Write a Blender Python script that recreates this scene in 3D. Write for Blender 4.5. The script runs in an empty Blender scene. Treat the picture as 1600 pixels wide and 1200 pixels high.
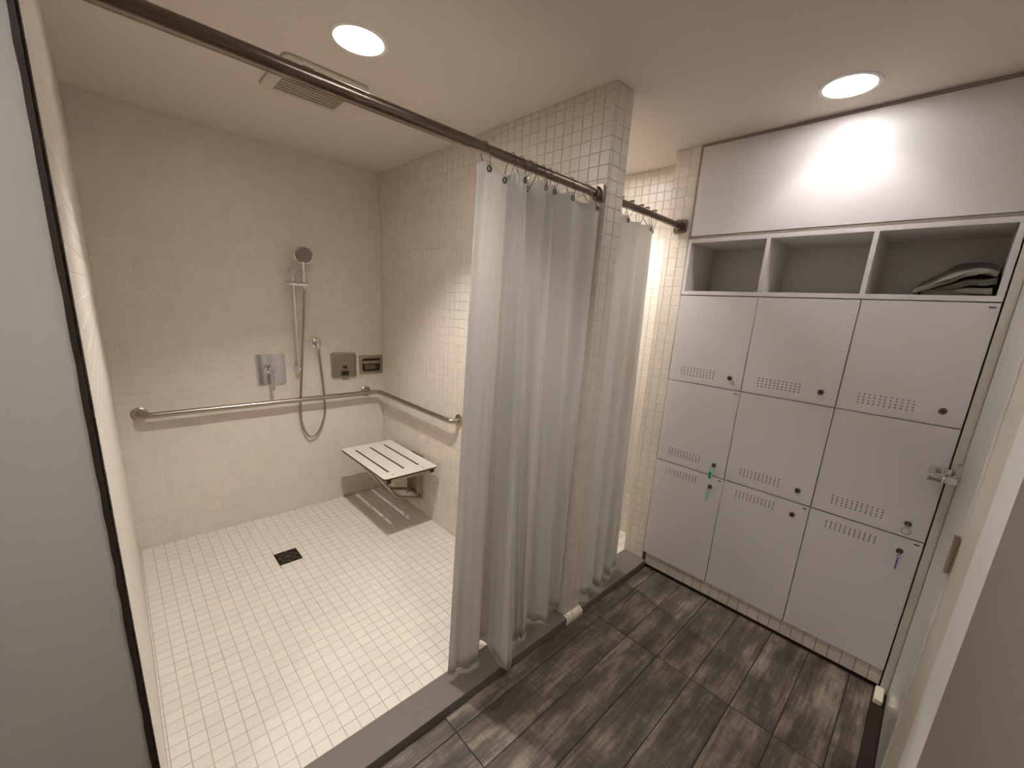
import bpy, bmesh, math, random
from mathutils import Vector, Matrix
random.seed(7)
PI = math.pi
scene = bpy.context.scene
COL = scene.collection

# ------------------------------------------------------------------ camera
F_PX, PPX, PPY = 643.5, 814.15, 634.63            # focal length and principal point, 1600x1200 frame
CAM = Vector((-1.4954, -3.0688, 1.5330))
YAW, PITCH, ROLL = 0.786328, -0.234148, 0.063402
_f = Vector((math.sin(YAW)*math.cos(PITCH), math.cos(YAW)*math.cos(PITCH), math.sin(PITCH)))
_r = Vector((math.cos(YAW), -math.sin(YAW), 0)); _u = _r.cross(_f)
_c, _s = math.cos(ROLL), math.sin(ROLL)
AX = _c*_r + _s*_u; AY = -_s*_r + _c*_u
cd = bpy.data.cameras.new('camera'); cam = bpy.data.objects.new('camera', cd); COL.objects.link(cam)
cd.sensor_fit = 'HORIZONTAL'; cd.sensor_width = 36.0; cd.lens = F_PX*36.0/1600
cd.shift_x = -(PPX-800)/1600; cd.shift_y = (PPY-600)/1600; cd.clip_start = 0.01
m3 = Matrix((AX, AY, -_f)).transposed()
cam.matrix_world = Matrix.Translation(CAM) @ m3.to_4x4()
scene.camera = cam
def px(P):                                          # only used to rank which tiles show largest
    d = Vector(P)-CAM; z = d.dot(_f)
    if z < .05: return None
    return (PPX+F_PX*d.dot(AX)/z, PPY-F_PX*d.dot(AY)/z)

# ------------------------------------------------------------------ world, exposure
w = bpy.data.worlds.new('world'); scene.world = w; w.use_nodes = True
w.node_tree.nodes['Background'].inputs[0].default_value = (.5, .5, .5, 1)
w.node_tree.nodes['Background'].inputs[1].default_value = 0.05
vs = scene.view_settings
vs.view_transform = 'Standard'; vs.look = 'None'; vs.gamma = 1; vs.use_curve_mapping = False
vs.exposure = 0.45
# the five downlights: lens radiance, lens radius, fill glow added to the reflector cone
LAMP = dict(shower=(4900, .020, 24), locker=(420, .020, 14), stall=(3600, .020, 18), corridor_fill=(1250, .020, 9), hall=(480, .032, 36))  # the one over the planks is unseen, added for ambient fill
LAMP_COL = (1.0, .965, .92)

# ------------------------------------------------------------------ helpers
def lin(c):
    return tuple(((v/255)/12.92 if v/255 <= .04045 else ((v/255+.055)/1.055)**2.4) for v in c)
def mat(name, rgb, rough=.5, metal=0.0, spec=.5, var=0.0, bump=0.0, bscale=60, emit=None, coat=0.0, noise=0.0, nscale=4):
    m = bpy.data.materials.new(name); m.use_nodes = True
    nt = m.node_tree; b = nt.nodes['Principled BSDF']
    c = lin(rgb) + (1,)
    b.inputs['Base Color'].default_value = c
    b.inputs['Roughness'].default_value = rough; b.inputs['Metallic'].default_value = metal
    b.inputs['Specular IOR Level'].default_value = spec
    b.inputs['Coat Weight'].default_value = coat
    if emit:
        b.inputs['Emission Color'].default_value = tuple(emit[0])+(1,); b.inputs['Emission Strength'].default_value = emit[1]
    src = None
    if var:
        oi = nt.nodes.new('ShaderNodeObjectInfo'); ge = nt.nodes.new('ShaderNodeNewGeometry')
        ad = nt.nodes.new('ShaderNodeMath'); ad.operation = 'ADD'
        fr = nt.nodes.new('ShaderNodeMath'); fr.operation = 'FRACT'
        nt.links.new(oi.outputs['Random'], ad.inputs[0]); nt.links.new(ge.outputs['Random Per Island'], ad.inputs[1])
        nt.links.new(ad.outputs[0], fr.inputs[0]); src = fr.outputs[0]; amp = var
    elif noise:
        tc = nt.nodes.new('ShaderNodeTexCoord'); nz = nt.nodes.new('ShaderNodeTexNoise')
        nz.inputs['Scale'].default_value = nscale; nz.inputs['Detail'].default_value = 6
        nt.links.new(tc.outputs['Object'], nz.inputs['Vector']); src = nz.outputs['Fac']; amp = noise
    if src:
        hs = nt.nodes.new('ShaderNodeHueSaturation'); hs.inputs['Color'].default_value = c
        mr = nt.nodes.new('ShaderNodeMapRange'); mr.inputs[3].default_value = 1-amp; mr.inputs[4].default_value = 1+amp
        nt.links.new(src, mr.inputs[0]); nt.links.new(mr.outputs[0], hs.inputs['Value'])
        nt.links.new(hs.outputs[0], b.inputs['Base Color'])
    if bump:
        tc = nt.nodes.new('ShaderNodeTexCoord'); nz = nt.nodes.new('ShaderNodeTexNoise'); nz.inputs['Scale'].default_value = bscale
        bp = nt.nodes.new('ShaderNodeBump'); bp.inputs['Strength'].default_value = bump; bp.inputs['Distance'].default_value = .002
        nt.links.new(tc.outputs['Object'], nz.inputs['Vector']); nt.links.new(nz.outputs['Fac'], bp.inputs['Height'])
        nt.links.new(bp.outputs[0], b.inputs['Normal'])
    return m
M = {}
M['tile'] = mat('wall_tile_glaze', (224, 214, 201), rough=.34, var=.03)
M['grout'] = mat('wall_grout', (236, 227, 213), rough=.9)
M['ftile'] = mat('floor_tile_glaze', (228, 219, 207), rough=.38, var=.03)
M['fgrout'] = mat('floor_grout', (188, 170, 150), rough=.95, noise=.3, nscale=5)
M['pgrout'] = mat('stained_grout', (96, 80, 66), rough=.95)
M['drainm'] = mat('dark_drain_metal', (30, 24, 20), rough=.6, spec=.25)
M['plate'] = mat('satin_plate_steel', (150, 139, 128), rough=.32, metal=1)
M['bull'] = mat('bullnose_glaze', (240, 230, 208), rough=.25)
M['ceil'] = mat('ceiling_paint', (224, 213, 204), rough=.9, bump=.1, bscale=300)
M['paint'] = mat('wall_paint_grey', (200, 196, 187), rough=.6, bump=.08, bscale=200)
M['paint_shade'] = mat('wall_paint_grey_shaded', (136, 126, 118), rough=.6, bump=.08, bscale=200)  # grey paint darkened to hold the shade on the near wall
M['cream'] = mat('cream_paint', (212, 204, 190), rough=.45)
M['gloss'] = mat('gloss_door_paint', (222, 219, 212), rough=.16)
M['curb'] = mat('curb_stone', (112, 103, 93), rough=.55, noise=.08, nscale=30)
M['dark'] = mat('dark_gap_fill', (48, 34, 26), rough=.7)
M['black'] = mat('black_plastic', (18, 16, 15), rough=.4)
M['steel'] = mat('brushed_steel', (176, 164, 150), rough=.3, metal=1)
M['nickel'] = mat('brushed_nickel', (128, 114, 102), rough=.28, metal=1)
M['chrome'] = mat('polished_chrome', (222, 222, 224), rough=.06, metal=1)
M['hose'] = mat('chrome_hose', (170, 162, 154), rough=.3, metal=1, bump=.0)
M['face'] = mat('grey_spray_face', (120, 114, 106), rough=.45)
M['lam'] = mat('white_laminate', (218, 211, 210), rough=.38)
M['lamin'] = mat('laminate_inside', (206, 200, 198), rough=.5)
M['taupe'] = mat('taupe_edge_strip', (150, 138, 126), rough=.5)
M['seat'] = mat('white_phenolic', (236, 226, 214), rough=.35)
M['core'] = mat('dark_phenolic_core', (40, 26, 20), rough=.5)
M['fan'] = mat('fan_plastic', (214, 205, 188), rough=.5)
M['fanin'] = mat('fan_louvre_plastic', (176, 163, 142), rough=.6)
M['can'] = mat('reflector_white', (244, 246, 250), rough=.35)
M['trimw'] = mat('trim_white', (232, 228, 222), rough=.4)
M['lock'] = mat('lock_nickel', (118, 108, 98), rough=.32, metal=1)
M['green'] = mat('green_tag_plastic', (18, 120, 58), rough=.3)
M['greenlt'] = mat('pale_green_tag_plastic', (150, 212, 172), rough=.25)
M['blue'] = mat('blue_tag_plastic', (92, 98, 170), rough=.3)
M['towel'] = mat('grey_terry', (122, 120, 110), rough=1.0, bump=1.0, bscale=420, noise=.2, nscale=60)
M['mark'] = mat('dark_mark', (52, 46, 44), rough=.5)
def vinyl():
    m = bpy.data.materials.new('curtain_vinyl'); m.use_nodes = True; nt = m.node_tree
    b = nt.nodes['Principled BSDF']; b.inputs['Base Color'].default_value = lin((228, 224, 219))+(1,); b.inputs['Roughness'].default_value = .34
    t = nt.nodes.new('ShaderNodeBsdfTranslucent'); t.inputs['Color'].default_value = lin((244, 240, 234))+(1,)
    mx = nt.nodes.new('ShaderNodeMixShader'); mx.inputs[0].default_value = .30
    nt.links.new(b.outputs[0], mx.inputs[1]); nt.links.new(t.outputs[0], mx.inputs[2])
    nt.links.new(mx.outputs[0], nt.nodes['Material Output'].inputs['Surface']); return m
M['vinyl'] = vinyl()
def plank():
    m = bpy.data.materials.new('wood_look_porcelain'); m.use_nodes = True; nt = m.node_tree; N = nt.nodes; L = nt.links
    b = N['Principled BSDF']; b.inputs['Roughness'].default_value = .5
    tc = N.new('ShaderNodeTexCoord'); oi = N.new('ShaderNodeObjectInfo')
    ml = N.new('ShaderNodeVectorMath'); ml.operation = 'SCALE'; ml.inputs[0].default_value = (37.0, 23.0, 11.0); L.new(oi.outputs['Random'], ml.inputs['Scale'])
    ad = N.new('ShaderNodeVectorMath'); ad.operation = 'ADD'; L.new(tc.outputs['Object'], ad.inputs[0]); L.new(ml.outputs[0], ad.inputs[1])
    def nz(sx, sy, detail, rough=.6):
        mp = N.new('ShaderNodeMapping'); mp.inputs['Scale'].default_value = (sx, sy, 1); L.new(ad.outputs[0], mp.inputs['Vector'])
        n = N.new('ShaderNodeTexNoise'); n.inputs['Scale'].default_value = 1; n.inputs['Detail'].default_value = detail; n.inputs['Roughness'].default_value = rough
        L.new(mp.outputs[0], n.inputs['Vector']); return n.outputs['Fac']
    grain = nz(4, 70, 8, .75); blotch = nz(3.2, 11, 5, .65); saw = nz(75, 7, 5, .7); patch = nz(5, 7, 2)
    cr = N.new('ShaderNodeValToRGB'); e = cr.color_ramp.elements
    e[0].position = .36; e[0].color = lin((42, 36, 31))+(1,); e[1].position = .64; e[1].color = lin((156, 141, 125))+(1,)
    x = e.new(.5); x.color = lin((91, 80, 70))+(1,)
    def mul(a, k):
        q = N.new('ShaderNodeMath'); q.operation = 'MULTIPLY'; L.new(a, q.inputs[0]); q.inputs[1].default_value = k; return q.outputs[0]
    def add(a, c):
        q = N.new('ShaderNodeMath'); q.operation = 'ADD'; L.new(a, q.inputs[0]); L.new(c, q.inputs[1]); return q.outputs[0]
    sp = N.new('ShaderNodeMath'); sp.operation = 'MULTIPLY'; L.new(saw, sp.inputs[0]); L.new(patch, sp.inputs[1])
    s = add(add(mul(grain, .34), mul(blotch, .56)), mul(sp.outputs[0], .22))
    L.new(s, cr.inputs[0]); L.new(cr.outputs[0], b.inputs['Base Color'])
    bp = N.new('ShaderNodeBump'); bp.inputs['Strength'].default_value = .25; bp.inputs['Distance'].default_value = .002
    L.new(s, bp.inputs['Height']); L.new(bp.outputs[0], b.inputs['Normal']); return m
M['plank'] = plank()

def obj(name, bm, m, parent=None, smooth=None):
    me = bpy.data.meshes.new(name); bm.to_mesh(me); bm.free(); me.materials.append(M[m])
    if smooth is not None:
        for p in me.polygons: p.use_smooth = True
        me.set_sharp_from_angle(angle=math.radians(smooth))
    o = bpy.data.objects.new(name, me); COL.objects.link(o)
    if parent: o.parent = parent
    return o
def inst(name, me, parent=None):
    o = bpy.data.objects.new(name, me); COL.objects.link(o)
    if parent: o.parent = parent
    return o
def tag(o, label, cat=None, group=None, kind=None):
    o['label'] = label
    if cat: o['category'] = cat
    if group: o['group'] = group
    if kind: o['kind'] = kind
    return o
def thing(name, loc, label, cat, group=None):
    o = bpy.data.objects.new(name, None); COL.objects.link(o); o.location = loc; o.empty_display_size = .05
    return tag(o, label, cat, group)
def keep(o, parent):                                # parent while keeping the world place (parents are unrotated empties)
    o.parent = parent; o.location = Vector(o.location)-Vector(parent.location); return o
BM = bmesh.new
def box(bm, x0, x1, y0, y1, z0, z1, bev=0.0):
    r = bmesh.ops.create_cube(bm, size=1)
    vs_ = r['verts']
    for v in vs_: v.co = Vector(((x0+x1)/2+v.co.x*(x1-x0), (y0+y1)/2+v.co.y*(y1-y0), (z0+z1)/2+v.co.z*(z1-z0)))
    if bev:
        es = list({e for v in vs_ for e in v.link_edges})
        bmesh.ops.bevel(bm, geom=es, offset=bev, segments=2, profile=.5, affect='EDGES')
    return bm
def bx(*a, bev=0.0): return box(BM(), *a, bev=bev)
def frame_of(d):
    d = Vector(d).normalized(); a = Vector((0, 0, 1)) if abs(d.z) < .9 else Vector((1, 0, 0))
    s = d.cross(a).normalized(); return s, s.cross(d).normalized(), d
def tube(bm, pts, r, seg=12, closed=False, caps=True):
    pts = [Vector(p) for p in pts]; n = len(pts); rings = []; prev = None
    for i, p in enumerate(pts):
        if closed: d = pts[(i+1) % n]-pts[i-1]
        else: d = pts[min(i+1, n-1)]-pts[max(i-1, 0)]
        d.normalize()
        if prev is None: s, u, _ = frame_of(d)
        else:
            s = prev-d*prev.dot(d); s.normalize(); u = s.cross(d)
        prev = s
        rr = r[i] if isinstance(r, (list, tuple)) else r
        rings.append([bm.verts.new(p+s*math.cos(2*PI*k/seg)*rr+u*math.sin(2*PI*k/seg)*rr) for k in range(seg)])
    for i in range(n if closed else n-1):
        a, b = rings[i], rings[(i+1) % n]
        for k in range(seg): bm.faces.new((a[k], a[(k+1) % seg], b[(k+1) % seg], b[k]))
    if caps and not closed:
        bm.faces.new(rings[0][::-1]); bm.faces.new(rings[-1])
    bmesh.ops.recalc_face_normals(bm, faces=bm.faces[:])
    return bm
def lathe(bm, prof, org, d, seg=32, cap=True):      # prof: (distance along d, radius)
    s, u, d = frame_of(d); org = Vector(org); rings = []
    for h, r in prof: rings.append([bm.verts.new(org+d*h+(s*math.cos(2*PI*k/seg)+u*math.sin(2*PI*k/seg))*max(r, 1e-4)) for k in range(seg)])
    for a, b in zip(rings, rings[1:]):
        for k in range(seg): bm.faces.new((a[k], a[(k+1) % seg], b[(k+1) % seg], b[k]))
    if cap: bm.faces.new(rings[0][::-1]); bm.faces.new(rings[-1])
    bmesh.ops.recalc_face_normals(bm, faces=bm.faces[:])
    return bm
def spline(P, n=8, closed=False):
    P = [Vector(p) for p in P]; out = []; N = len(P)
    for i in range(N if closed else N-1):
        g = (lambda k: P[k % N]) if closed else (lambda k: P[max(0, min(N-1, k))])
        a, b, c, d = g(i-1), g(i), g(i+1), g(i+2)
        for k in range(n):
            t = k/n
            out.append(.5*((2*b)+(c-a)*t+(2*a-5*b+4*c-d)*t*t+(3*b-a-3*c+d)*t**3))
    if not closed: out.append(P[-1])
    return out
def fillet(P, r, n=6):                              # polyline with rounded corners
    P = [Vector(p) for p in P]; out = [P[0]]
    for a, b, c in zip(P, P[1:], P[2:]):
        u, v = (a-b).normalized(), (c-b).normalized()
        p, q = b+u*r, b+v*r
        for k in range(n+1):
            t = k/n; out.append(p*(1-t)**2+b*2*t*(1-t)+q*t*t)
    return out+[P[-1]]
def circ(cx, cy, r, n=16): return [(cx+r*math.cos(2*PI*k/n), cy+r*math.sin(2*PI*k/n)) for k in range(n)]
def rrect(x0, x1, y0, y1, r, n=5):
    o = []
    for (cx, cy, a0) in ((x1-r, y1-r, 0), (x0+r, y1-r, PI/2), (x0+r, y0+r, PI), (x1-r, y0+r, 1.5*PI)):
        for k in range(n+1): o.append((cx+r*math.cos(a0+k/n*PI/2), cy+r*math.sin(a0+k/n*PI/2)))
    return o
def plate(loops, t):                                # flat plate in the xy plane with holes, from z = 0 to t
    cu = bpy.data.curves.new('plate', 'CURVE'); cu.dimensions = '2D'; cu.fill_mode = 'BOTH'; cu.extrude = t/2
    for lp in loops:
        s = cu.splines.new('POLY'); s.points.add(len(lp)-1); s.use_cyclic_u = True
        for q, (x, y) in zip(s.points, lp): q.co = (x, y, 0, 1)
    o = bpy.data.objects.new('plate', cu); COL.objects.link(o)
    bpy.context.view_layer.update()
    me = bpy.data.meshes.new_from_object(o.evaluated_get(bpy.context.evaluated_depsgraph_get()))
    bpy.data.objects.remove(o); bpy.data.curves.remove(cu)
    bm = BM(); bm.from_mesh(me); bpy.data.meshes.remove(me)
    for v in bm.verts: v.co.z += t/2
    bmesh.ops.remove_doubles(bm, verts=bm.verts[:], dist=1e-6)
    bmesh.ops.recalc_face_normals(bm, faces=bm.faces[:])
    return bm
def xf(bm, X, Y, Z, org=(0, 0, 0)):                 # map local axes onto world axes
    X, Y, Z, org = map(Vector, (X, Y, Z, org))
    for v in bm.verts: v.co = org+X*v.co.x+Y*v.co.y+Z*v.co.z
    bmesh.ops.recalc_face_normals(bm, faces=bm.faces[:])
    return bm

# ------------------------------------------------------------------ dimensions
H = 2.4; W = 1.536; T = .122; YF = -1.986; YCI = -1.872; YCO = -2.008; ZF = -.04
XL = .777; XP = .79; XS = .99; XB = 1.12; YD = -3.21; XW = -3.0
TP = .0515                                           # tile pitch
YL = [-1.988, -2.384, -2.781, -3.178]                # locker column edges
ZR = [.063, .699, 1.185, 1.656]                      # locker row edges
LIGHTS = dict(shower=(-.762, -1.429), locker=(.553, -2.624), stall=(.58, -1.43), corridor_fill=(-.78, -2.62), hall=(-1.98, -2.55))

# ------------------------------------------------------------------ tiles
def tile_mesh(name, m, inset):
    me = bpy.data.meshes.new(name); a, b = .5, .5-inset
    V = [(-a, -a, 0), (a, -a, 0), (a, a, 0), (-a, a, 0), (-a, -a, .7), (a, -a, .7), (a, a, .7), (-a, a, .7), (-b, -b, 1), (b, -b, 1), (b, b, 1), (-b, b, 1)]
    Fc = [(0, 1, 5, 4), (1, 2, 6, 5), (2, 3, 7, 6), (3, 0, 4, 7), (4, 5, 9, 8), (5, 6, 10, 9), (6, 7, 11, 10), (7, 4, 8, 11), (8, 9, 10, 11)]
    me.from_pydata(V, [], Fc); me.materials.append(M[m]); me.update(); return me, V, Fc
WT = tile_mesh('wall_tile', 'tile', .03); FT = tile_mesh('floor_tile', 'ftile', .025)
def spans(a, b, pitch):                              # full tiles from a towards b, the last one cut
    n = int(abs(b-a)/pitch+1e-6); sg = 1 if b > a else -1
    o = [(a+sg*i*pitch, a+sg*(i+1)*pitch) for i in range(n)]
    if abs(b-(a+sg*n*pitch)) > .006: o.append((a+sg*n*pitch, b))
    return o
def cut(u0, u1, v0, v1, R):                          # a tile minus the rectangle R
    u0, u1 = min(u0, u1), max(u0, u1); v0, v1 = min(v0, v1), max(v0, v1); a0, a1, b0, b1 = R
    if u1 <= a0 or u0 >= a1 or v1 <= b0 or v0 >= b1: return [(u0, u1, v0, v1)]
    o = [(u0, a0, v0, v1), (a1, u1, v0, v1), (max(u0, a0), min(u1, a1), v0, b0), (max(u0, a0), min(u1, a1), b1, v1)]
    return [r for r in o if r[1]-r[0] > .005 and r[3]-r[2] > .005]
def tile_all(parent, faces, TM, joint, depth, limit=300):
    """faces: list of (origin, u axis, v axis, normal, u spans, v spans, rectangle left out)"""
    L = []
    for org, U, V, Nn, us, vs2, skip in faces:
        org, U, V, Nn = map(Vector, (org, U, V, Nn))
        for u_ in us:
            for u0, u1, v0, v1 in (r for v in vs2 for r in (cut(u_[0], u_[1], v[0], v[1], skip) if skip else [(u_[0], u_[1], v[0], v[1])])):
                cu, cv = (u0+u1)/2, (v0+v1)/2
                su, sv = abs(u1-u0)-joint, abs(v1-v0)-joint
                c = org+U*cu+V*cv
                area = 0
                q = [px(c+U*a*su/2+V*b*sv/2+Nn*depth) for a, b in ((-1, -1), (1, -1), (1, 1), (-1, 1))]
                if all(q) and Nn.dot(CAM-c) > 0:
                    mx, my = sum(p[0] for p in q)/4, sum(p[1] for p in q)/4
                    if -10 < mx < 1610 and -10 < my < 1210:
                        area = abs(sum(q[i][0]*q[(i+1) % 4][1]-q[(i+1) % 4][0]*q[i][1] for i in range(4)))/2
                L.append((area, c, U*su, V*sv, Nn*depth*(1+random.uniform(-.12, .12))))
    L.sort(key=lambda t: -t[0])
    me, V0, F0 = TM
    for area, c, a, b, n in L[:limit]:
        o = inst('tile', me, parent)
        o.matrix_basis = Matrix(((a.x, b.x, n.x, c.x), (a.y, b.y, n.y, c.y), (a.z, b.z, n.z, c.z), (0, 0, 0, 1)))
    rest = L[limit:]
    if rest:
        vv, ff = [], []
        for area, c, a, b, n in rest:
            k = len(vv); vv += [c+a*x+b*y+n*z for x, y, z in V0]; ff += [tuple(i+k for i in f) for f in F0]
        sm = bpy.data.meshes.new('tile_field'); sm.from_pydata(vv, [], ff); sm.materials.append(me.materials[0]); sm.update()
        bm = BM(); bm.from_mesh(sm); bmesh.ops.recalc_face_normals(bm, faces=bm.faces[:]); bm.to_mesh(sm); bm.free()
        o = inst('tile_field', sm, parent); o['kind'] = 'stuff'
TD = .0014; J = .0016; TQ = .003
def structure(name, bm, m, label): return tag(obj(name, bm, m), label, kind='structure')

# ------------------------------------------------------------------ the setting
# ceiling with round openings for the downlights
bm = plate([[(XW-.1, YD-.1), (XB+.1, YD-.1), (XB+.1, .1), (XW-.1, .1)]]+[circ(x, y, .083, 32) for x, y in LIGHTS.values()], .02)
for v in bm.verts: v.co.z += H
structure('ceiling', bm, 'ceil', 'flat off-white painted ceiling over the showers and locker area')
# back wall
o = structure('wall_back', bx(-W-.1, XB, TD-.0005, .1, -.12, H), 'grout', 'cream mosaic tiled back wall behind the hand shower')
zs = spans(0, H, TP)
tile_all(o, [((0, TD, 0), (1, 0, 0), (0, 0, 1), (0, -1, 0), spans(-W, 0, TP)+spans(T, XS, TP), zs, None)], WT, J, TD)
# left shower wall, seen almost edge on
o = structure('wall_left', bx(-W-.1, -W-TD, -1.97, TD-.001, -.12, H), 'grout', 'cream tiled left shower wall')
tile_all(o, [((-W-TD, 0, 0), (0, 1, 0), (0, 0, 1), (1, 0, 0), spans(0, -1.995, TP), zs, None)], WT, J, TD)
structure('wall_side', bx(XW, -W-.0125, -2.0, -1.965, -.12, H), 'paint', 'plain grey painted wall beside the roll-in shower opening')
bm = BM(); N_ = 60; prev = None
for i in range(N_+1):                                # dark strip drawn for the gap shadow at the corner, edge jittered
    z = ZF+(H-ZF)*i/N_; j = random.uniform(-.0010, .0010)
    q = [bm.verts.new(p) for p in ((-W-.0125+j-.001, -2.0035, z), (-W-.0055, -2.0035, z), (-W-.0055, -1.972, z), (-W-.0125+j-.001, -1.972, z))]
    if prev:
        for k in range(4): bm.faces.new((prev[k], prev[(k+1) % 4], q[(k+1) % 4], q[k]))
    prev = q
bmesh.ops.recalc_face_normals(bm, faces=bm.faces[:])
structure('gap_shadow', bm, 'dark', 'thin dark brown strip for the gap shadow between grey wall and tiled shower wall')
# partition between the two showers
o = structure('wall_partition', bx(TQ, T-TQ, YF+TQ, TD-.0004, ZF-.06, H), 'grout', 'cream tiled partition wall between the two showers')
fr = [(0, .018), (.018, .0695), (.0695, T)]
tile_all(o, [((TQ, 0, 0), (0, 1, 0), (0, 0, 1), (-1, 0, 0), spans(YF, 0, TP), zs, None),
             ((0, YF+TQ, 0), (1, 0, 0), (0, 0, 1), (0, -1, 0), fr, zs, None),
             ((T-TQ, 0, 0), (0, 1, 0), (0, 0, 1), (1, 0, 0), spans(YF, 0, TP), zs, None)], WT, .0022, TQ)
# bullnose pieces along the foot of the partition
for i, (a, b) in enumerate(((-.004, .0110), (.0145, .0510), (.0545, .1050), (.1085, .127))):
    bm = BM(); pts = [(YF+.001, ZF), (YF-.026, ZF), (YF-.026, ZF+.016)]+[(YF-.026+.024*(1-math.cos(t)), ZF+.016+.026*math.sin(t)) for t in (.35, .7, 1.05, 1.4)]+[(YF+.001, ZF+.043)]
    A = [bm.verts.new((a, y, z)) for y, z in pts]; B = [bm.verts.new((b, y, z)) for y, z in pts]
    bm.faces.new(A); bm.faces.new(B[::-1])
    for k in range(len(pts)): bm.faces.new((A[k], A[(k+1) % len(pts)], B[(k+1) % len(pts)], B[k]))
    bmesh.ops.recalc_face_normals(bm, faces=bm.faces[:])
    obj('bullnose_tile', bm, 'bull', o)
# right side: pilaster, second stall wall, wall behind the lockers
bm = bx(XP+TQ, XB+.1, -1.982+TQ, -1.85, -.12, H); box(bm, XS+TQ, XB+.1, -1.85, TQ, -.12, H); box(bm, XB, XB+.1, YD-.1, -1.982+TQ, -.12, H)
o = structure('wall_right', bm, 'grout', 'cream tiled pilaster and right wall of the second shower')
tile_all(o, [((XP+TQ, 0, 0), (0, 1, 0), (0, 0, 1), (-1, 0, 0), [(-1.982, -1.9305), (-1.9305, -1.879), (-1.879, -1.85)], zs, None),
             ((XS+TQ, 0, 0), (0, 1, 0), (0, 0, 1), (-1, 0, 0), spans(-1.85, 0, TP), zs, None),
             ((0, -1.85, 0), (1, 0, 0), (0, 0, 1), (0, 1, 0), spans(XP, XS, TP), zs, None)], WT, J, TQ)
# shower floors
DX0, DX1, DY0, DY1 = -.963, -.842, -.655, -.522
o = structure('floor_shower', bx(-W, 0, YCI, 0, -.12, -TD), 'fgrout', 'off-white mosaic tiled floor of the roll-in shower')
x0 = -.961-11*TP
tile_all(o, [((0, 0, -TD), (1, 0, 0), (0, 1, 0), (0, 0, 1), [(-W, x0)]+spans(x0, 0, TP), spans(YCI, 0, TP), (DX0-.0005, DX1+.0005, DY0-.0005, DY1+.0005))], FT, .0026, TD)
o = structure('floor_stall', bx(T, XS, -1.85, 0, -.12, -TD), 'fgrout', 'off-white mosaic tiled floor of the second shower')
tile_all(o, [((0, 0, -TD), (1, 0, 0), (0, 1, 0), (0, 0, 1), spans(T, XS, TP), spans(-1.85, 0, TP), None)], FT, .0026, TD)
# grey stone thresholds
structure('curb_shower', bx(-W, -.001, YCO, YCI, -.1, .002, bev=.003), 'curb', 'grey stone threshold of the roll-in shower')
structure('curb_stall', bx(T+.001, XP, YCO, -1.85, -.1, .002, bev=.003), 'curb', 'grey stone threshold of the second shower')
# plank floor
o = structure('floor', bx(XW, XB, YD-.1, YCO-.0005, -.14, ZF-.003), 'dark', 'grey-brown wood-look plank floor of the locker area')
ys = [-2.009, -2.0875, -2.2525, -2.4175, -2.5825, -2.7475, -2.9125, -3.0775, -3.164]
xsp = [-3.0, -2.591, -1.668, -.745, .178, .80]
cache = {}
for y1, y0 in zip(ys, ys[1:]):
    for xa, xb in zip(xsp, xsp[1:]):
        k = (round(xb-xa, 3), round(y1-y0, 3))
        if k not in cache:
            b2 = bx(-k[0]/2+.0020, k[0]/2-.0020, -k[1]/2+.0020, k[1]/2-.0020, -.006, 0, bev=.001)
            q = obj('plank', b2, 'plank', o); cache[k] = q.data
        else: q = inst('plank', cache[k], o)
        q.location = ((xa+xb)/2, (y0+y1)/2, ZF)
structure('trim_2', bx(-1.2, .675, YD+.002, -3.165, -.06, ZF+.003, bev=.001), 'core', 'dark floor transition strip along the door')
bm = bx(.679, .775, -3.2, -3.168, ZF-.002, ZF+.028, bev=.006)
structure('trim_3', bm, 'bull', 'small cream bullnose tile at floor beside the locker plinth')
# near wall with door
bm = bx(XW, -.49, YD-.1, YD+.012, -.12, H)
structure('wall_front', bm, 'paint_shade', 'plain grey painted wall beside the door casing')
structure('wall_end', bx(XW-.1, XW, YD-.1, -1.965, -.12, H), 'paint', 'plain grey painted end wall of the hall')
bm = bx(-.26, .142, YD-.1, YD-.004, -.12, H); box(bm, .142, XB, YD-.1, YD-.045, -.12, H); box(bm, .142, XB, YD-.045, YD-.002, 2.06, H)
structure('wall_doorway', bm, 'cream', 'cream painted wall around the glossy white door')
structure('trim_4', bx(-.49, -.26, YD-.09, YD+.010, -.1, H, bev=.004), 'trimw', 'bright white vertical casing between grey wall and cream wall')
structure('trim_5', bx(XL+.002, XL+.022, YD+.0005, YL[3]-.004, ZF-.01, H-.002), 'cream', 'taupe filler strip between the locker bank and the door')
door = tag(bpy.data.objects.new('door_1', None), 'glossy white door with chrome lever beside the lockers', kind='structure'); COL.objects.link(door)
door.location = (.45, YD, ZF)
keep(obj('door_leaf', bx(.146, XL-.012, YD-.04, YD, ZF+.008, 2.05, bev=.002), 'gloss'), door)
hd = obj('lever_handle', lathe(BM(), [(0, .0), (0, .040), (.016, .040), (.018, .037), (.018, 0)], (.70, YD, 1.03), (0, 1, 0)), 'chrome', smooth=40); keep(hd, door)
b2 = bx(.689, .711, YD+.016, YD+.088, 1.019, 1.041, bev=.002)
box(b2, .56, .711, YD+.070, YD+.090, 1.018, 1.042, bev=.002); box(b2, .558, .580, YD+.014, YD+.088, 1.019, 1.041, bev=.002)
lv = obj('lever', b2, 'chrome', smooth=30); lv.parent = hd; lv.location = -Vector(door.location)-hd.location
hg = obj('hinge', tube(BM(), [(.140, YD+.006, .868), (.140, YD+.006, .984)], .0065), 'steel', smooth=40); keep(hg, door)

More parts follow.
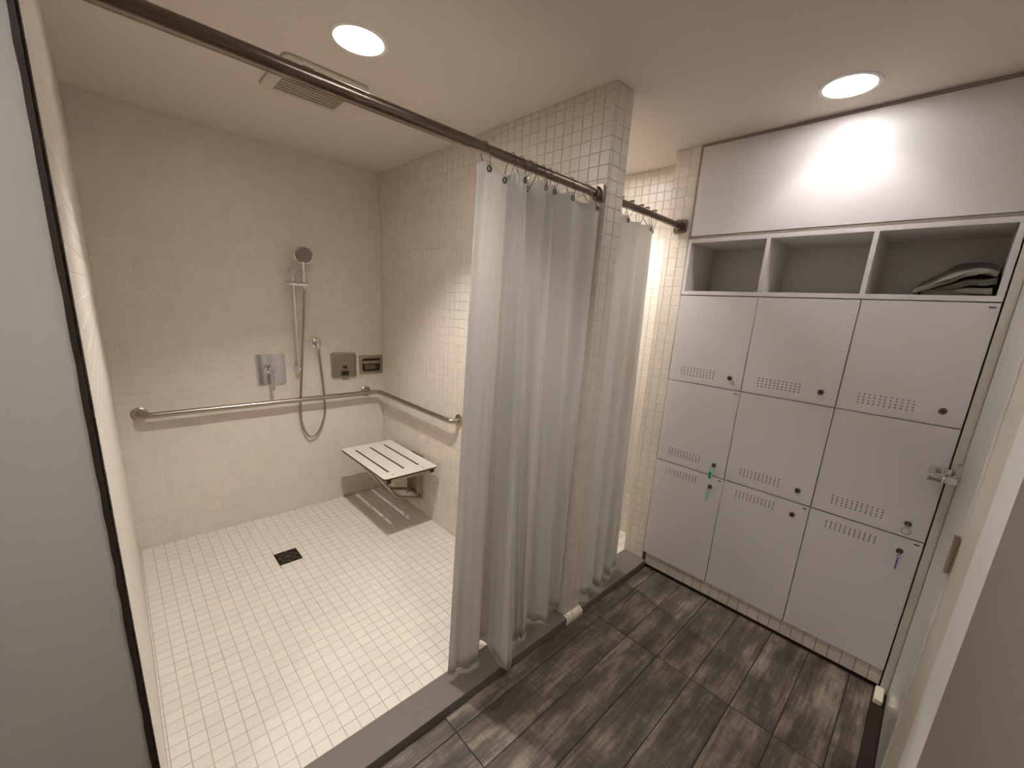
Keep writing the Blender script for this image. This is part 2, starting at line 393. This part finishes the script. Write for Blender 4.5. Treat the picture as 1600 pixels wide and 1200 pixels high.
# ------------------------------------------------------------------ recessed downlights
def downlight(key, label):
    x, y = LIGHTS[key]
    t = thing('downlight', (x, y, H), label, 'ceiling light', 'recessed downlights in the ceiling')
    g = obj('trim_ring', lathe(BM(), [(.0005, .080), (-.003, .082), (-.005, .088), (-.003, .097), (.0, .099), (.0005, .080)], (0, 0, 0), (0, 0, 1), seg=40, cap=False), 'trimw', t, smooth=40)
    M['glow_'+key] = mat('fill_glow_reflector_'+key, (244, 246, 250), rough=.5, emit=((1.0, .97, .925), LAMP[key][2]))  # reflector given its own emission as fill for the upper walls
    obj('reflector', lathe(BM(), [(-.003, .0815), (.03, .077), (.075, .062), (.085, .05), (.085, .0)], (0, 0, 0), (0, 0, 1), seg=40, cap=False), 'glow_'+key, t, smooth=60)
    mm = mat('lens_'+key, (255, 255, 255), emit=(LAMP_COL, LAMP[key][0])); M['lens_'+key] = mm
    obj('lens', lathe(BM(), [(.080, LAMP[key][1]), (.083, LAMP[key][1])], (0, 0, 0), (0, 0, 1), seg=24), 'lens_'+key, t)
downlight('shower', 'round recessed downlight over the roll-in shower beside the exhaust grille')
downlight('locker', 'round recessed downlight close to the upper locker panel')
downlight('stall', 'round recessed downlight over the second shower')
downlight('corridor_fill', 'unseen recessed downlight added as fill over the plank floor in front of the curtain')  # out of view, added to brighten lockers and curtain
downlight('hall', 'round recessed downlight over the hall beside the grey wall')

# ------------------------------------------------------------------ exhaust grille
FX0, FX1, FY0, FY1 = -.921, -.590, -1.147, -.778
t = thing('exhaust_fan', ((FX0+FX1)/2, (FY0+FY1)/2, H), 'cream plastic exhaust fan grille on the shower ceiling', 'fan')
def C0(bm, o): 
    for v in bm.verts: v.co -= Vector(o.location)
    return bm
b2 = plate([rrect(FX0, FX1, FY0, FY1, .025), rrect(FX0+.045, FX1-.03, FY0+.045, FY1-.03, .004)], .014)
for v in b2.verts: v.co.z += H-.014
obj('frame', C0(b2, t), 'fan', t)
obj('backing', C0(bx(FX0+.04, FX1-.025, FY0+.04, FY1-.025, H-.003, H-.0005), t), 'fanin', t)
n = 12
for i in range(n):
    y = FY0+.052+i*(FY1-FY0-.09)/(n-1)
    b2 = bx(FX0+.045, FX1-.03, y-.008, y+.008, H-.0105, H-.0075)
    obj('louvre', C0(b2, t), 'fanin', t)
obj('slot', C0(bx(FX0+.07, FX0+.11, FY0+.018, FY0+.023, H-.0147, H-.0138), t), 'mark', t)

# ------------------------------------------------------------------ curtain rods
def rod(x0, x1, y, z, label, sleeve=None):
    t = thing('curtain_rod', ((x0+x1)/2, y, z), label, 'curtain rod')
    L = lambda bm: C0(bm, t)
    obj('tube', L(tube(BM(), [(x0+.002, y, z), (x1-.002, y, z)], .0158, 24)), 'nickel', t, smooth=40)
    if sleeve: obj('sleeve', L(tube(BM(), [(x0+.002, y, z), (sleeve, y, z)], .0182, 24)), 'nickel', t, smooth=40)
    for xe, sg in ((x0, 1), (x1, -1)):
        b2 = plate([rrect(-.034, .034, -.034, .034, .012)], .014)
        f = obj('flange', L(xf(b2, (0, 1, 0), (0, 0, 1), (sg, 0, 0), (xe+sg*.0005, y, z))), 'nickel', t, smooth=30)
        obj('collar', L(lathe(BM(), [(.012, .028), (.024, .0235), (.034, .0215), (.034, .012)], (xe, y, z), (sg, 0, 0))), 'nickel', f, smooth=40)
        obj('screw', L(lathe(BM(), [(.013, .0045), (.0165, .0035)], (xe, y-.024, z-.024), (sg, 0, 0), seg=10)), 'black', f)
    return t
RY, RZ = -1.946, 2.005
rod(-W, 0, RY, RZ, 'long brushed nickel shower curtain rod of the roll-in shower', sleeve=-.605)
RY2, RZ2 = -1.930, 2.015
rod(T, XP, RY2, RZ2, 'short brushed nickel curtain rod of the second shower')

# ------------------------------------------------------------------ curtains
def curtain(top, bot, ztop, zbot, label, groms, rows=36, n=9):
    t = thing('shower_curtain', (sum(p[0] for p in bot)/len(bot), RY, zbot), label, 'curtain')
    A = spline([(x, y, 0) for x, y in top], n); B = spline([(x, y, 0) for x, y in bot], n)
    bm = BM(); G = []
    for r in range(rows+1):
        s = r/rows; row = []
        for i, (a, b) in enumerate(zip(A, B)):
            q = a.lerp(b, s)
            sag = .010*min(1, min(abs(a.x-g[0]) for g in groms)/.03)**2*(1-s)**6
            q.z = ztop+(zbot-ztop)*s-sag+(.006*math.sin(i*.37) if r == rows else 0)
            q.y += .0075*math.sin(i*.83+1.3*math.sin(2.2*s))*(.35+.65*s)
            row.append(bm.verts.new(q-Vector(t.location)))
        G.append(row)
    for r in range(rows):
        for i in range(len(A)-1): bm.faces.new((G[r][i], G[r][i+1], G[r+1][i+1], G[r+1][i]))
    bmesh.ops.recalc_face_normals(bm, faces=bm.faces[:])
    c = obj('curtain_sheet', bm, 'vinyl', t, smooth=80)
    md = c.modifiers.new('thickness', 'SOLIDIFY'); md.thickness = .0009; md.offset = 0
    hb = BM(); hr = [q.lerp(q, 0) for q in B]
    tube(hb, [Vector((q.x, q.y, zbot+.006*math.sin(i*.37)+.001))-Vector(t.location) for i, q in enumerate(B)], .0016, 6)
    obj('hem', hb, 'vinyl', t, smooth=60)
    for gx, gy in groms:
        g = BM(); tor = [(.0075*math.cos(a), 0, .0075*math.sin(a)) for a in [2*PI*k/14 for k in range(14)]]
        tube(g, [Vector((gx, gy-.003, ztop-.022))+Vector(q)-Vector(t.location) for q in tor], .0028, 8, closed=True)
        obj('grommet', g, 'nickel', t, smooth=60)
    return t
CG = (1, 3, 6, 8, 9, 10, 12, 13, 14, 16)             # which points of the top edge carry a ring
top = [(-.634, -1.955), (-.603, -1.972), (-.548, -1.950), (-.497, -1.925), (-.478, -1.940), (-.468, -1.965), (-.459, -1.985), (-.440, -1.972), (-.418, -1.920),
       (-.382, -1.918), (-.356, -1.985), (-.330, -1.925), (-.305, -1.980), (-.266, -1.925), (-.203, -1.980), (-.120, -1.935), (-.034, -1.972), (-.004, -1.955)]
bot = [(-.670, -1.922), (-.609, -1.916), (-.537, -1.937), (-.454, -1.848), (-.441, -1.880), (-.453, -1.945), (-.473, -2.036), (-.445, -2.050), (-.337, -1.954),
       (-.323, -1.966), (-.300, -1.951), (-.285, -1.974), (-.196, -1.897), (-.173, -1.924), (-.134, -1.979), (-.050, -1.905), (-.020, -1.945), (-.003, -1.940)]
curtain(top, bot, 1.965, .03, 'white translucent vinyl curtain gathered at the end of the roll-in shower',
        [top[k] for k in CG])
top2 = [(.150, -1.930), (.215, -1.962), (.270, -1.905), (.335, -1.955), (.395, -1.905), (.440, -1.950), (.507, -1.920)]
bot2 = [(.150, -1.950), (.202, -1.999), (.262, -1.930), (.312, -1.995), (.415, -1.915), (.440, -1.962), (.572, -1.920)]
curtain(top2, bot2, 1.965, .035, 'white translucent vinyl curtain hanging in the second shower', [top2[k] for k in (1, 2, 4, 5, 6)], n=10)
ORD = ['first', 'second', 'third', 'fourth', 'fifth', 'sixth', 'seventh', 'eighth', 'ninth', 'tenth']
def ring(x, y, z, to, label, group, ball=False):       # to: the grommet it carries
    t = thing('curtain_ring', (x, y, z), label, 'curtain ring', group)
    P = []
    for k in range(24):
        a = 2*PI*k/24; f = max(0, -math.sin(a)*.75+.25)  # 0 round the rod, 1 at the grommet
        P.append(((to[0]-x)*f, .0225*math.cos(a)*(1-.45*f)+(to[1]-y)*f, .0455*math.sin(a)-.0245))
    obj('wire', tube(BM(), P, .0013, 6, closed=True), 'nickel', t, smooth=60)
    if ball:
        for k in range(4):
            b2 = BM(); bmesh.ops.create_uvsphere(b2, u_segments=8, v_segments=6, radius=.0042)
            for v in b2.verts: v.co += Vector((0, -.012+.008*k, .0215+.002*(k in (1, 2))))
            obj('roller_bead', b2, 'nickel', t, smooth=80)
for i, (x, k) in enumerate(zip((-.600, -.485, -.444, -.401, -.382, -.340, -.302, -.271, -.179, -.078), CG)):
    ring(x, RY, RZ, top[k], 'thin wire curtain ring on the long rod, '+ORD[9-i]+' from the partition flange', 'wire rings on the long rod')
for i, (x, k) in enumerate(zip((.19, .277, .363, .416, .485), (1, 2, 4, 5, 6))):
    ring(x, RY2, RZ2, top2[k], 'beaded wire curtain ring on the short rod, '+ORD[4-i]+' from the pilaster flange', 'beaded rings on the short rod', ball=True)

# ------------------------------------------------------------------ grab bar
t = thing('grab_bar', (-.72, -.06, .825), 'L-shaped brushed steel grab bar around the shower corner', 'grab bar')
zg = .826
P = fillet([(-1.441, -.012, .822), (-1.441, -.065, .822), (-.065, -.065, zg+.004), (-.065, -1.035, .822), (-.012, -1.035, .822)], .045, 8)
obj('bar', C0(tube(BM(), P, .0165, 20), t), 'steel', t, smooth=50)
P = fillet([(-.142, -.012, zg+.003), (-.142, -.066, zg+.003)], .01, 2)
obj('bar_post', C0(tube(BM(), [(-.142, -.010, zg+.003), (-.142, -.066, zg+.003)], .0150, 16), t), 'steel', t, smooth=50)
for org, d in (((-1.441, 0, .822), (0, -1, 0)), ((-.142, 0, zg+.003), (0, -1, 0)), ((0, -1.035, .822), (-1, 0, 0))):
    obj('flange', C0(lathe(BM(), [(.0, .038), (.007, .0385), (.011, .034), (.013, .018)], org, d, seg=32), t), 'steel', t, smooth=40)

# ------------------------------------------------------------------ folding seat
SX0, SX1, SY0, SY1, SZ = -.418, -.038, -.862, -.187, .465
t = thing('folding_seat', (-.01, -.53, .13), 'white slotted folding shower seat mounted on the partition wall', 'shower seat')
slots = [rrect(x-.0075, x+.0075, -.768, -.268, .007, 3) for x in (-.344, -.236, -.128)]
hol = [circ(x, y, .0045, 10) for x in (-.343, -.125) for y in (-.205, -.82)]
b2 = plate([rrect(SX0, SX1, SY0, SY1, .022)]+slots, .010)
for v in b2.verts: v.co.z += SZ-.0125
obj('seat_core', C0(b2, t), 'core', t)
b2 = plate([rrect(SX0+.0005, SX1-.0005, SY0+.0005, SY1-.0005, .0215)]+slots, .0025)
for v in b2.verts: v.co.z += SZ-.0025
obj('seat_top', C0(b2, t), 'seat', t)
for x in (-.343, -.125):
    for y in (-.205, -.82): obj('screw', C0(lathe(BM(), [(-.001, .007), (.0008, .0065)], (x, y, SZ), (0, 0, 1), seg=12), t), 'steel', t)
b2 = BM(); zt, zb = SZ-.0125, SZ-.040
for x in (-.395, -.085): box(b2, x, x+.026, SY0+.02, SY1-.02, zb, zt, bev=.003)
for y in (SY0+.02, SY1-.046): box(b2, -.369, -.085, y, y+.026, zb, zt, bev=.003)
obj('seat_frame', C0(b2, t), 'steel', t)
for x in (-.395, -.085):
    for y, s in ((SY0+.02, -1), (SY1-.02, 1)):
        obj('end_cap', C0(bx(x-.001, x+.027, min(y, y+s*.006), max(y, y+s*.006), zb-.001, zt-.0005), t), 'black', t)
b2 = bx(-.006, -.0005, -.615, -.455, .13, .45, bev=.001)
for y in (-.612, -.468): box(b2, -.045, -.004, y, y+.010, .125, .45, bev=.001)
obj('wall_bracket', C0(b2, t), 'steel', t)
for y in (-.627, -.443):
    P = fillet([(-.022, y, .140), (-.215, y, .196), (-.375, y, zb-.004)], .03, 5)
    obj('support_arm', C0(tube(BM(), P, .0105, 14), t), 'steel', t, smooth=50)
obj('pivot_rod', C0(tube(BM(), [(-.022, -.64, .140), (-.022, -.43, .140)], .008, 12), t), 'steel', t, smooth=50)
obj('upper_hinge_rod', C0(tube(BM(), [(-.028, -.64, zb+.012), (-.028, -.43, zb+.012)], .009, 12), t), 'steel', t, smooth=50)
for y in (-.64, -.44): obj('hinge_lug', C0(bx(-.075, -.018, y, y+.012, zb+.002, zt-.001), t), 'steel', t)

# ------------------------------------------------------------------ shower fittings on the back wall
t = thing('shower_valve', (-.776, 0, 1.037), 'square chrome shower valve plate with lever', 'shower valve')
obj('plate', C0(xf(plate([rrect(-.859, -.692, .938, 1.136, .004)], .010), (1, 0, 0), (0, 0, 1), (0, -1, 0), (0, 0, 0)), t), 'chrome', t)
kb = obj('knob', C0(lathe(BM(), [(.008, .030), (.012, .030), (.014, .024), (.058, .024), (.062, .021)], (-.782, 0, 1.041), (0, -1, 0)), t), 'chrome', t, smooth=35)
obj('lever', C0(bx(-.793, -.773, -.068, -.054, .905, 1.044, bev=.003), t), 'chrome', kb)

sx = -.622; by = -.052
t = thing('slide_bar', (sx, 0, 1.03), 'vertical chrome slide bar holding the hand shower', 'slide bar')
obj('bar', C0(tube(BM(), [(sx, by, 1.020), (sx, by, 1.690)], .0095, 16), t), 'chrome', t, smooth=50)
for z in (1.038, 1.672):
    k = obj('mount', C0(lathe(BM(), [(0, .021), (.006, .021), (.010, .016), (.060, .016), (.066, .013)], (sx, 0, z), (0, -1, 0), seg=24), t), 'chrome', t, smooth=40)
b2 = plate([rrect(-.655, -.537, by-.033, by+.016, .006), circ(-.622, by, .0097, 14), circ(-.563, by-.016, .0118, 14)], .023)
for v in b2.verts: v.co.z += 1.583
br = obj('slider_bracket', C0(b2, t), 'chrome', t)
obj('slider_knob', C0(tube(BM(), [(-.655, by, 1.595), (-.668, by, 1.595)], .012, 14), t), 'chrome', br, smooth=40)
hx = -.563; hy = by-.016
t = thing('hand_shower', (hx, hy, 1.6), 'chrome hand shower with round grey spray face and hose', 'hand shower')
fd = Vector((-.12, -.88, -.42)).normalized(); hc = Vector((hx-.004, hy-.032, 1.772))
obj('handle', C0(tube(BM(), [(hx, hy, 1.565), (hx, hy, 1.60), (hx, hy-.004, 1.66), (hx-.002, hy-.014, 1.735)], [.0095, .0115, .0125, .0135], 16), t), 'chrome', t, smooth=50)
hd = obj('head', C0(lathe(BM(), [(-.030, .018), (-.022, .042), (-.008, .0555), (.004, .0565), (.008, .053)], hc, fd, seg=36), t), 'chrome', t, smooth=40)
obj('spray_face', C0(lathe(BM(), [(.007, .050), (.0095, .049)], hc, fd, seg=36), t), 'face', hd)
hp = spline([(hx, hy, 1.57), (-.572, -.052, 1.38), (-.592, -.036, 1.10), (-.612, -.028, .86), (-.622, -.028, .72), (-.606, -.030, .60), (-.563, -.032, .540), (-.508, -.032, .575),
             (-.466, -.030, .68), (-.456, -.028, .78), (-.466, -.030, .96), (-.480, -.036, 1.12), (-.487, -.042, 1.178)], 12)
obj('hose', C0(tube(BM(), hp, .0068, 10), t), 'hose', t, smooth=60)
t = thing('wall_outlet', (-.487, 0, 1.207), 'round chrome hose outlet on the tiled wall', 'wall outlet')
obj('rosette', C0(lathe(BM(), [(0, .036), (.006, .036), (.012, .030), (.014, .016)], (-.487, 0, 1.207), (0, -1, 0)), t), 'chrome', t, smooth=40)
obj('elbow', C0(tube(BM(), fillet([(-.487, -.010, 1.207), (-.487, -.042, 1.207), (-.487, -.042, 1.168)], .014, 5), .0125, 16), t), 'chrome', t, smooth=50)

t = thing('soap_dispenser', (-.302, 0, 1.04), 'rounded brushed steel dispenser plate between hose outlet and soap dish', 'dispenser')
obj('plate', C0(xf(plate([rrect(-.392, -.212, .95, 1.131, .016)], .012), (1, 0, 0), (0, 0, 1), (0, -1, 0)), t), 'plate', t)
obj('rim', C0(xf(plate([rrect(-.392, -.212, .95, 1.131, .016), rrect(-.386, -.218, .956, 1.125, .012)], .0035), (1, 0, 0), (0, 0, 1), (0, -1, 0), (0, -.0118, 0)), t), 'steel', t)
obj('sensor_window', C0(xf(plate([rrect(-.311, -.281, 1.017, 1.037, .006)], .003), (1, 0, 0), (0, 0, 1), (0, -1, 0), (0, -.0115, 0)), t), 'black', t)
obj('spout', C0(bx(-.320, -.272, -.026, -.0115, .966, .999, bev=.005), t), 'black', t)
obj('drip_tab', C0(bx(-.309, -.272, -.010, -.001, .932, .951), t), 'steel', t)
t = thing('soap_dish', (-.094, 0, 1.037), 'recessed rectangular steel soap dish in the shower corner', 'soap dish')
a0, a1, b0, b1 = -.184, -.006, .966, 1.106
obj('frame', C0(xf(plate([rrect(a0, a1, b0, b1, .003), rrect(a0+.018, a1-.014, b0+.018, b1-.022, .016)], .010), (1, 0, 0), (0, 0, 1), (0, -1, 0)), t), 'steel', t)
obj('recess', C0(bx(a0+.012, a1-.010, -.0035, -.0010, b0+.012, b1-.012), t), 'core', t)
b2 = bx(a0+.022, a1-.018, -.016, -.003, 1.044, 1.066, bev=.004)
obj('retaining_bar', C0(b2, t), 'steel', t)
obj('tray', C0(bx(a0+.040, a1-.052, -.008, -.003, 1.000, 1.036, bev=.002), t), 'nickel', t)

# ------------------------------------------------------------------ floor drain
t = thing('floor_drain', ((DX0+DX1)/2, (DY0+DY1)/2, 0), 'square dark metal floor drain in the white mosaic', 'drain')
obj('frame', C0(plate([rrect(DX0, DX1, DY0, DY1, .002), rrect(DX0+.008, DX1-.008, DY0+.008, DY1-.008, .002)], .0045), t), 'drainm', t).location.z = -.003
obj('well', C0(bx(DX0+.006, DX1-.006, DY0+.006, DY1-.006, -.0030, -.0006), t), 'drainm', t)
cx, cy = (DX0+DX1)/2, (DY0+DY1)/2; b2 = BM(); hw, hh = (DX1-DX0)/2-.008, (DY1-DY0)/2-.008
for a, b in (((-hw, -hh), (hw, hh)), ((-hw, hh), (hw, -hh)), ((-hw, 0), (0, hh)), ((0, hh), (hw, 0)), ((hw, 0), (0, -hh)), ((0, -hh), (-hw, 0)), ((-hw, 0), (hw, 0)), ((0, -hh), (0, hh))):
    tube(b2, [(cx+a[0], cy+a[1], +.0004), (cx+b[0], cy+b[1], +.0004)], .0022, 6)
obj('grate', C0(b2, t), 'lock', t)

# ------------------------------------------------------------------ lockers
XF, XR = XL, 1.10
cols = ['leftmost column by the tiled pilaster', 'middle column', 'column beside the door']
rows_ = ['bottom row', 'middle row', 'top row']
extra = {(0, 1): ' with a dark green key tag', (0, 0): ' with a pale green key tag', (2, 1): ' with a key ring in its lock', (2, 0): ' with a blue key tag'}
cn = ['beside the tiled pilaster', 'of the middle column', 'beside the door']
rn = ['tall bottom locker', 'middle-row locker', 'upper locker under the cubbies']
WD = [YL[i]-YL[i+1] for i in range(3)]
for r in range(3):
    z0, z1 = ZR[r], ZR[r+1]; dm = None
    for c in range(3):
        y1, y0 = YL[c], YL[c+1]; wd = y1-y0
        t = thing('locker', (XF, (y0+y1)/2, z0), 'white '+rn[r]+' '+cn[c]+extra.get((c, r), ''), 'locker', 'bank of nine white lockers')
        g = .0022; gt = .0046 if r == 0 else .0024; gb = .0022
        hx0, hz = .0, {2: (1.227, 1.266), 1: (.751, .786), 0: (.629, .660)}[r]
        loops = [[(-wd/2+g, gb), (wd/2-g, gb), (wd/2-g, z1-z0-gt), (-wd/2+g, z1-z0-gt)]]
        for i in range(11):
            for k in range(4):
                yy = y1-.072-i*.0176; zz = hz[0]+(hz[1]-hz[0])*k/3
                loops.append(circ(yy-(y0+y1)/2, zz-z0, .0029, 8))
        lz = {2: 1.244, 1: .760, 0: .633}[r]; ly = y0+.064
        b2 = plate(loops, .018); xf(b2, (0, 1, 0), (0, 0, 1), (1, 0, 0), (0, 0, 0))
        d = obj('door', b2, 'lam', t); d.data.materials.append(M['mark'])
        for f in d.data.polygons:                     # hole walls coloured dark for the shade inside the vents
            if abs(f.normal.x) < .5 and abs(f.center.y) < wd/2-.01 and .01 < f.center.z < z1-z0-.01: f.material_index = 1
        k = obj('lock', lathe(BM(), [(-.0, .0125), (.0035, .012), (.005, .0095)], (0, ly-(y0+y1)/2, lz-z0), (-1, 0, 0), seg=20), 'lock', d, smooth=30)
        obj('keyhole', lathe(BM(), [(.0045, .0062), (.0056, .0058)], (0, ly-(y0+y1)/2, lz-z0), (-1, 0, 0), seg=14), 'mark', k)
        if (c, r) in ((2, 2), (0, 1), (0, 0), (1, 0), (2, 0)):
            obj('number_mark', bx(-.0006, .0004, ly-(y0+y1)/2-.052, ly-(y0+y1)/2-.034, z1-z0-.020, z1-z0-.015), 'mark', d)
        b2 = BM(); p = .014; hy_ = wd/2-.0004; hz_ = z1-z0-.0006
        box(b2, .0185, XR-XF, -hy_, -hy_+p, .0004, hz_); box(b2, .0185, XR-XF, hy_-p, hy_, .0004, hz_)
        box(b2, .0185, XR-XF, -hy_+p, hy_-p, .0004, p); box(b2, .0185, XR-XF, -hy_+p, hy_-p, hz_-p, hz_); box(b2, XR-XF-.008, XR-XF, -hy_+p, hy_-p, p, hz_-p)
        obj('body', b2, 'lamin', t)
# tiled plinth under the lockers
o = structure('plinth', bx(.803, XR, YL[3], YL[0], -.12, ZR[0]-.001), 'pgrout', 'recessed tiled plinth under the lockers')
tile_all(o, [((.803, 0, 0), (0, 1, 0), (0, 0, 1), (-1, 0, 0), spans(YL[0]-.012, YL[3], TP), [(ZF+.012, ZF+.0635), (ZF+.0635, ZR[0]-.002)], None)], WT, .002, .003)
structure('plinth_shadow', bx(.7985, .803, YL[3], YL[0], ZF-.004, ZF+.010), 'black', 'dark strip for the shadow along the foot of the locker plinth')  # black strip in place of the shadow below the tiles
# cubby shelf
t = thing('cubby_shelf', (XL, (YL[0]+YL[3])/2, ZR[3]), 'white open three-bay cubby shelf above the lockers', 'shelf')
ZC0, ZC1 = ZR[3]+.002, 1.944; p = .020
A0, A1 = YL[3]+.001, YL[0]-.003
obj('bottom_board', C0(bx(XL, XR, A0, A1, ZC0, ZC0+p, bev=.0008), t), 'lam', t)
obj('top_board', C0(bx(XL, XR, A0, A1, ZC1-p, ZC1, bev=.0008), t), 'lam', t)
for y in (A1-.018, -2.391, -2.787, A0): obj('divider', C0(bx(XL, XR, y, y+.018, ZC0+p, ZC1-p, bev=.0008), t), 'lam', t)
obj('back_board', C0(bx(XR-.008, XR-.001, A0+.018, A1-.018, ZC0+p, ZC1-p), t), 'lamin', t)
# upper cabinet panel with taupe reveals
t = thing('upper_cabinet', (XL, (YL[0]+YL[3])/2, 1.95), 'large plain white cabinet panel above the cubby shelf', 'cabinet')
Z0, Z1 = ZC1+.001, H-.001
obj('body', C0(bx(XL+.02, XR, YD+.004, YL[0]-.001, Z0, Z1), t), 'lamin', t)
obj('panel', C0(bx(XL-.001, XL+.018, YD+.006, YL[0]-.012, Z0+.013, Z1-.014, bev=.0008), t), 'lam', t)
for a in ((YD+.004, YL[0]-.001, Z0, Z0+.011), (YD+.004, YL[0]-.001, Z1-.012, Z1), (YL[0]-.010, YL[0]-.001, Z0+.011, Z1-.012)):
    obj('edge_strip', C0(bx(XL+.001, XL+.0198, *a), t), 'taupe', t)

# ------------------------------------------------------------------ keys hanging in locks
def key(c, r, label, tagm, tw, th, td, ring_r):
    y0 = YL[c+1]; ly = y0+.064; lz = {2: 1.244, 1: .760, 0: .633}[r]
    t = thing('locker_key', (XL-.006, ly, lz), label, 'key')
    b2 = bx(-.020, .0, -.0012, .0012, -.004, .004); box(b2, -.030, -.018, -.0014, .0014, -.009, .008, bev=.001)
    obj('key_blade', b2, 'chrome', t)
    R = ring_r
    obj('ring', tube(BM(), [(-.026, R*math.cos(a)*.9, -.006-R+R*math.sin(a)) for a in [2*PI*k/20 for k in range(20)]], .0013, 6, closed=True), 'steel', t, smooth=60)
    if tagm:
        b2 = plate([rrect(-tw/2, tw/2, -th, 0, min(tw, th)*.3), circ(0, -.006, .0022, 8)], td)
        zt = -.006-2*R+.003
        tg = obj('tag', xf(b2, (.25, .97, 0), (0, 0, 1), (1, 0, 0), (-.028-td/2, 0, zt)), tagm, t)
        if tagm == 'green':
            obj('tag_case', xf(plate([rrect(-tw/2-.003, tw/2+.003, -th-.003, .003, .006), rrect(-tw/2+.002, tw/2-.002, -th+.002, -.010, .003)], td+.001), (.25, .97, 0), (0, 0, 1), (1, 0, 0), (-.0285-td/2, 0, zt)), 'greenlt', tg)
key(0, 1, 'key with a dark green plastic tag hanging from a middle-row locker', 'green', .018, .048, .004, .009)
key(0, 0, 'key with a pale green plastic tag hanging from a bottom locker', 'greenlt', .011, .050, .006, .011)
key(2, 1, 'key with a bare metal ring in the locker beside the door', None, 0, 0, 0, .016)
key(2, 0, 'key with a slim blue tag in the bottom locker beside the door', 'blue', .006, .052, .008, .007)

# ------------------------------------------------------------------ towel in the cubby
t = thing('folded_towel', (.92, -3.04, ZC0+p), 'crumpled folded grey towel in the cubby beside the door', 'towel')
def layer(prof, x0, x1, th, seed):
    """prof: (y, z) centre line of a cloth layer; swept along x with waves"""
    rnd = random.Random(seed); S = spline([(0, y, z) for y, z in prof], 6); n = len(S); bm = BM(); NX = 14; rings = []
    for i in range(NX+1):
        x = x0+(x1-x0)*i/NX; up, dn = [], []
        for k, q in enumerate(S):
            d = S[min(k+1, n-1)]-S[max(k-1, 0)]; nr = Vector((0, -d.z, d.y)).normalized()
            if nr.z < 0: nr = -nr
            wv = .006*math.sin(x*38+k*.35+seed)+.003*math.sin(x*90+k*.9)
            q2 = Vector((x+.010*math.sin(k*.5+seed), q.y, max(q.z+wv*(.3+q.z*6)+.24*(x-.01)*min(1, q.z/.05), th*.5)))
            up.append(q2+nr*th/2); dn.append(q2-nr*th/2)
        rings.append([bm.verts.new(v) for v in up+dn[::-1]])
    m_ = 2*n
    for a, b in zip(rings, rings[1:]):
        for k in range(m_): bm.faces.new((a[k], a[(k+1) % m_], b[(k+1) % m_], b[k]))
    bm.faces.new(rings[0][::-1]); bm.faces.new(rings[-1])
    bmesh.ops.recalc_face_normals(bm, faces=bm.faces[:]); return bm
obj('lower_fold', layer([(.085, .010), (.02, .020), (-.05, .034), (-.105, .040)], -.10, .12, .022, 1), 'towel', t, smooth=60)
obj('middle_fold', layer([(.055, .030), (.0, .055), (-.06, .075), (-.11, .080)], -.085, .12, .022, 2), 'towel', t, smooth=60)
obj('top_fold', layer([(.100, .008), (.098, .036), (.06, .062), (.0, .098), (-.05, .112), (-.105, .106)], -.115, .12, .016, 3), 'towel', t, smooth=60)
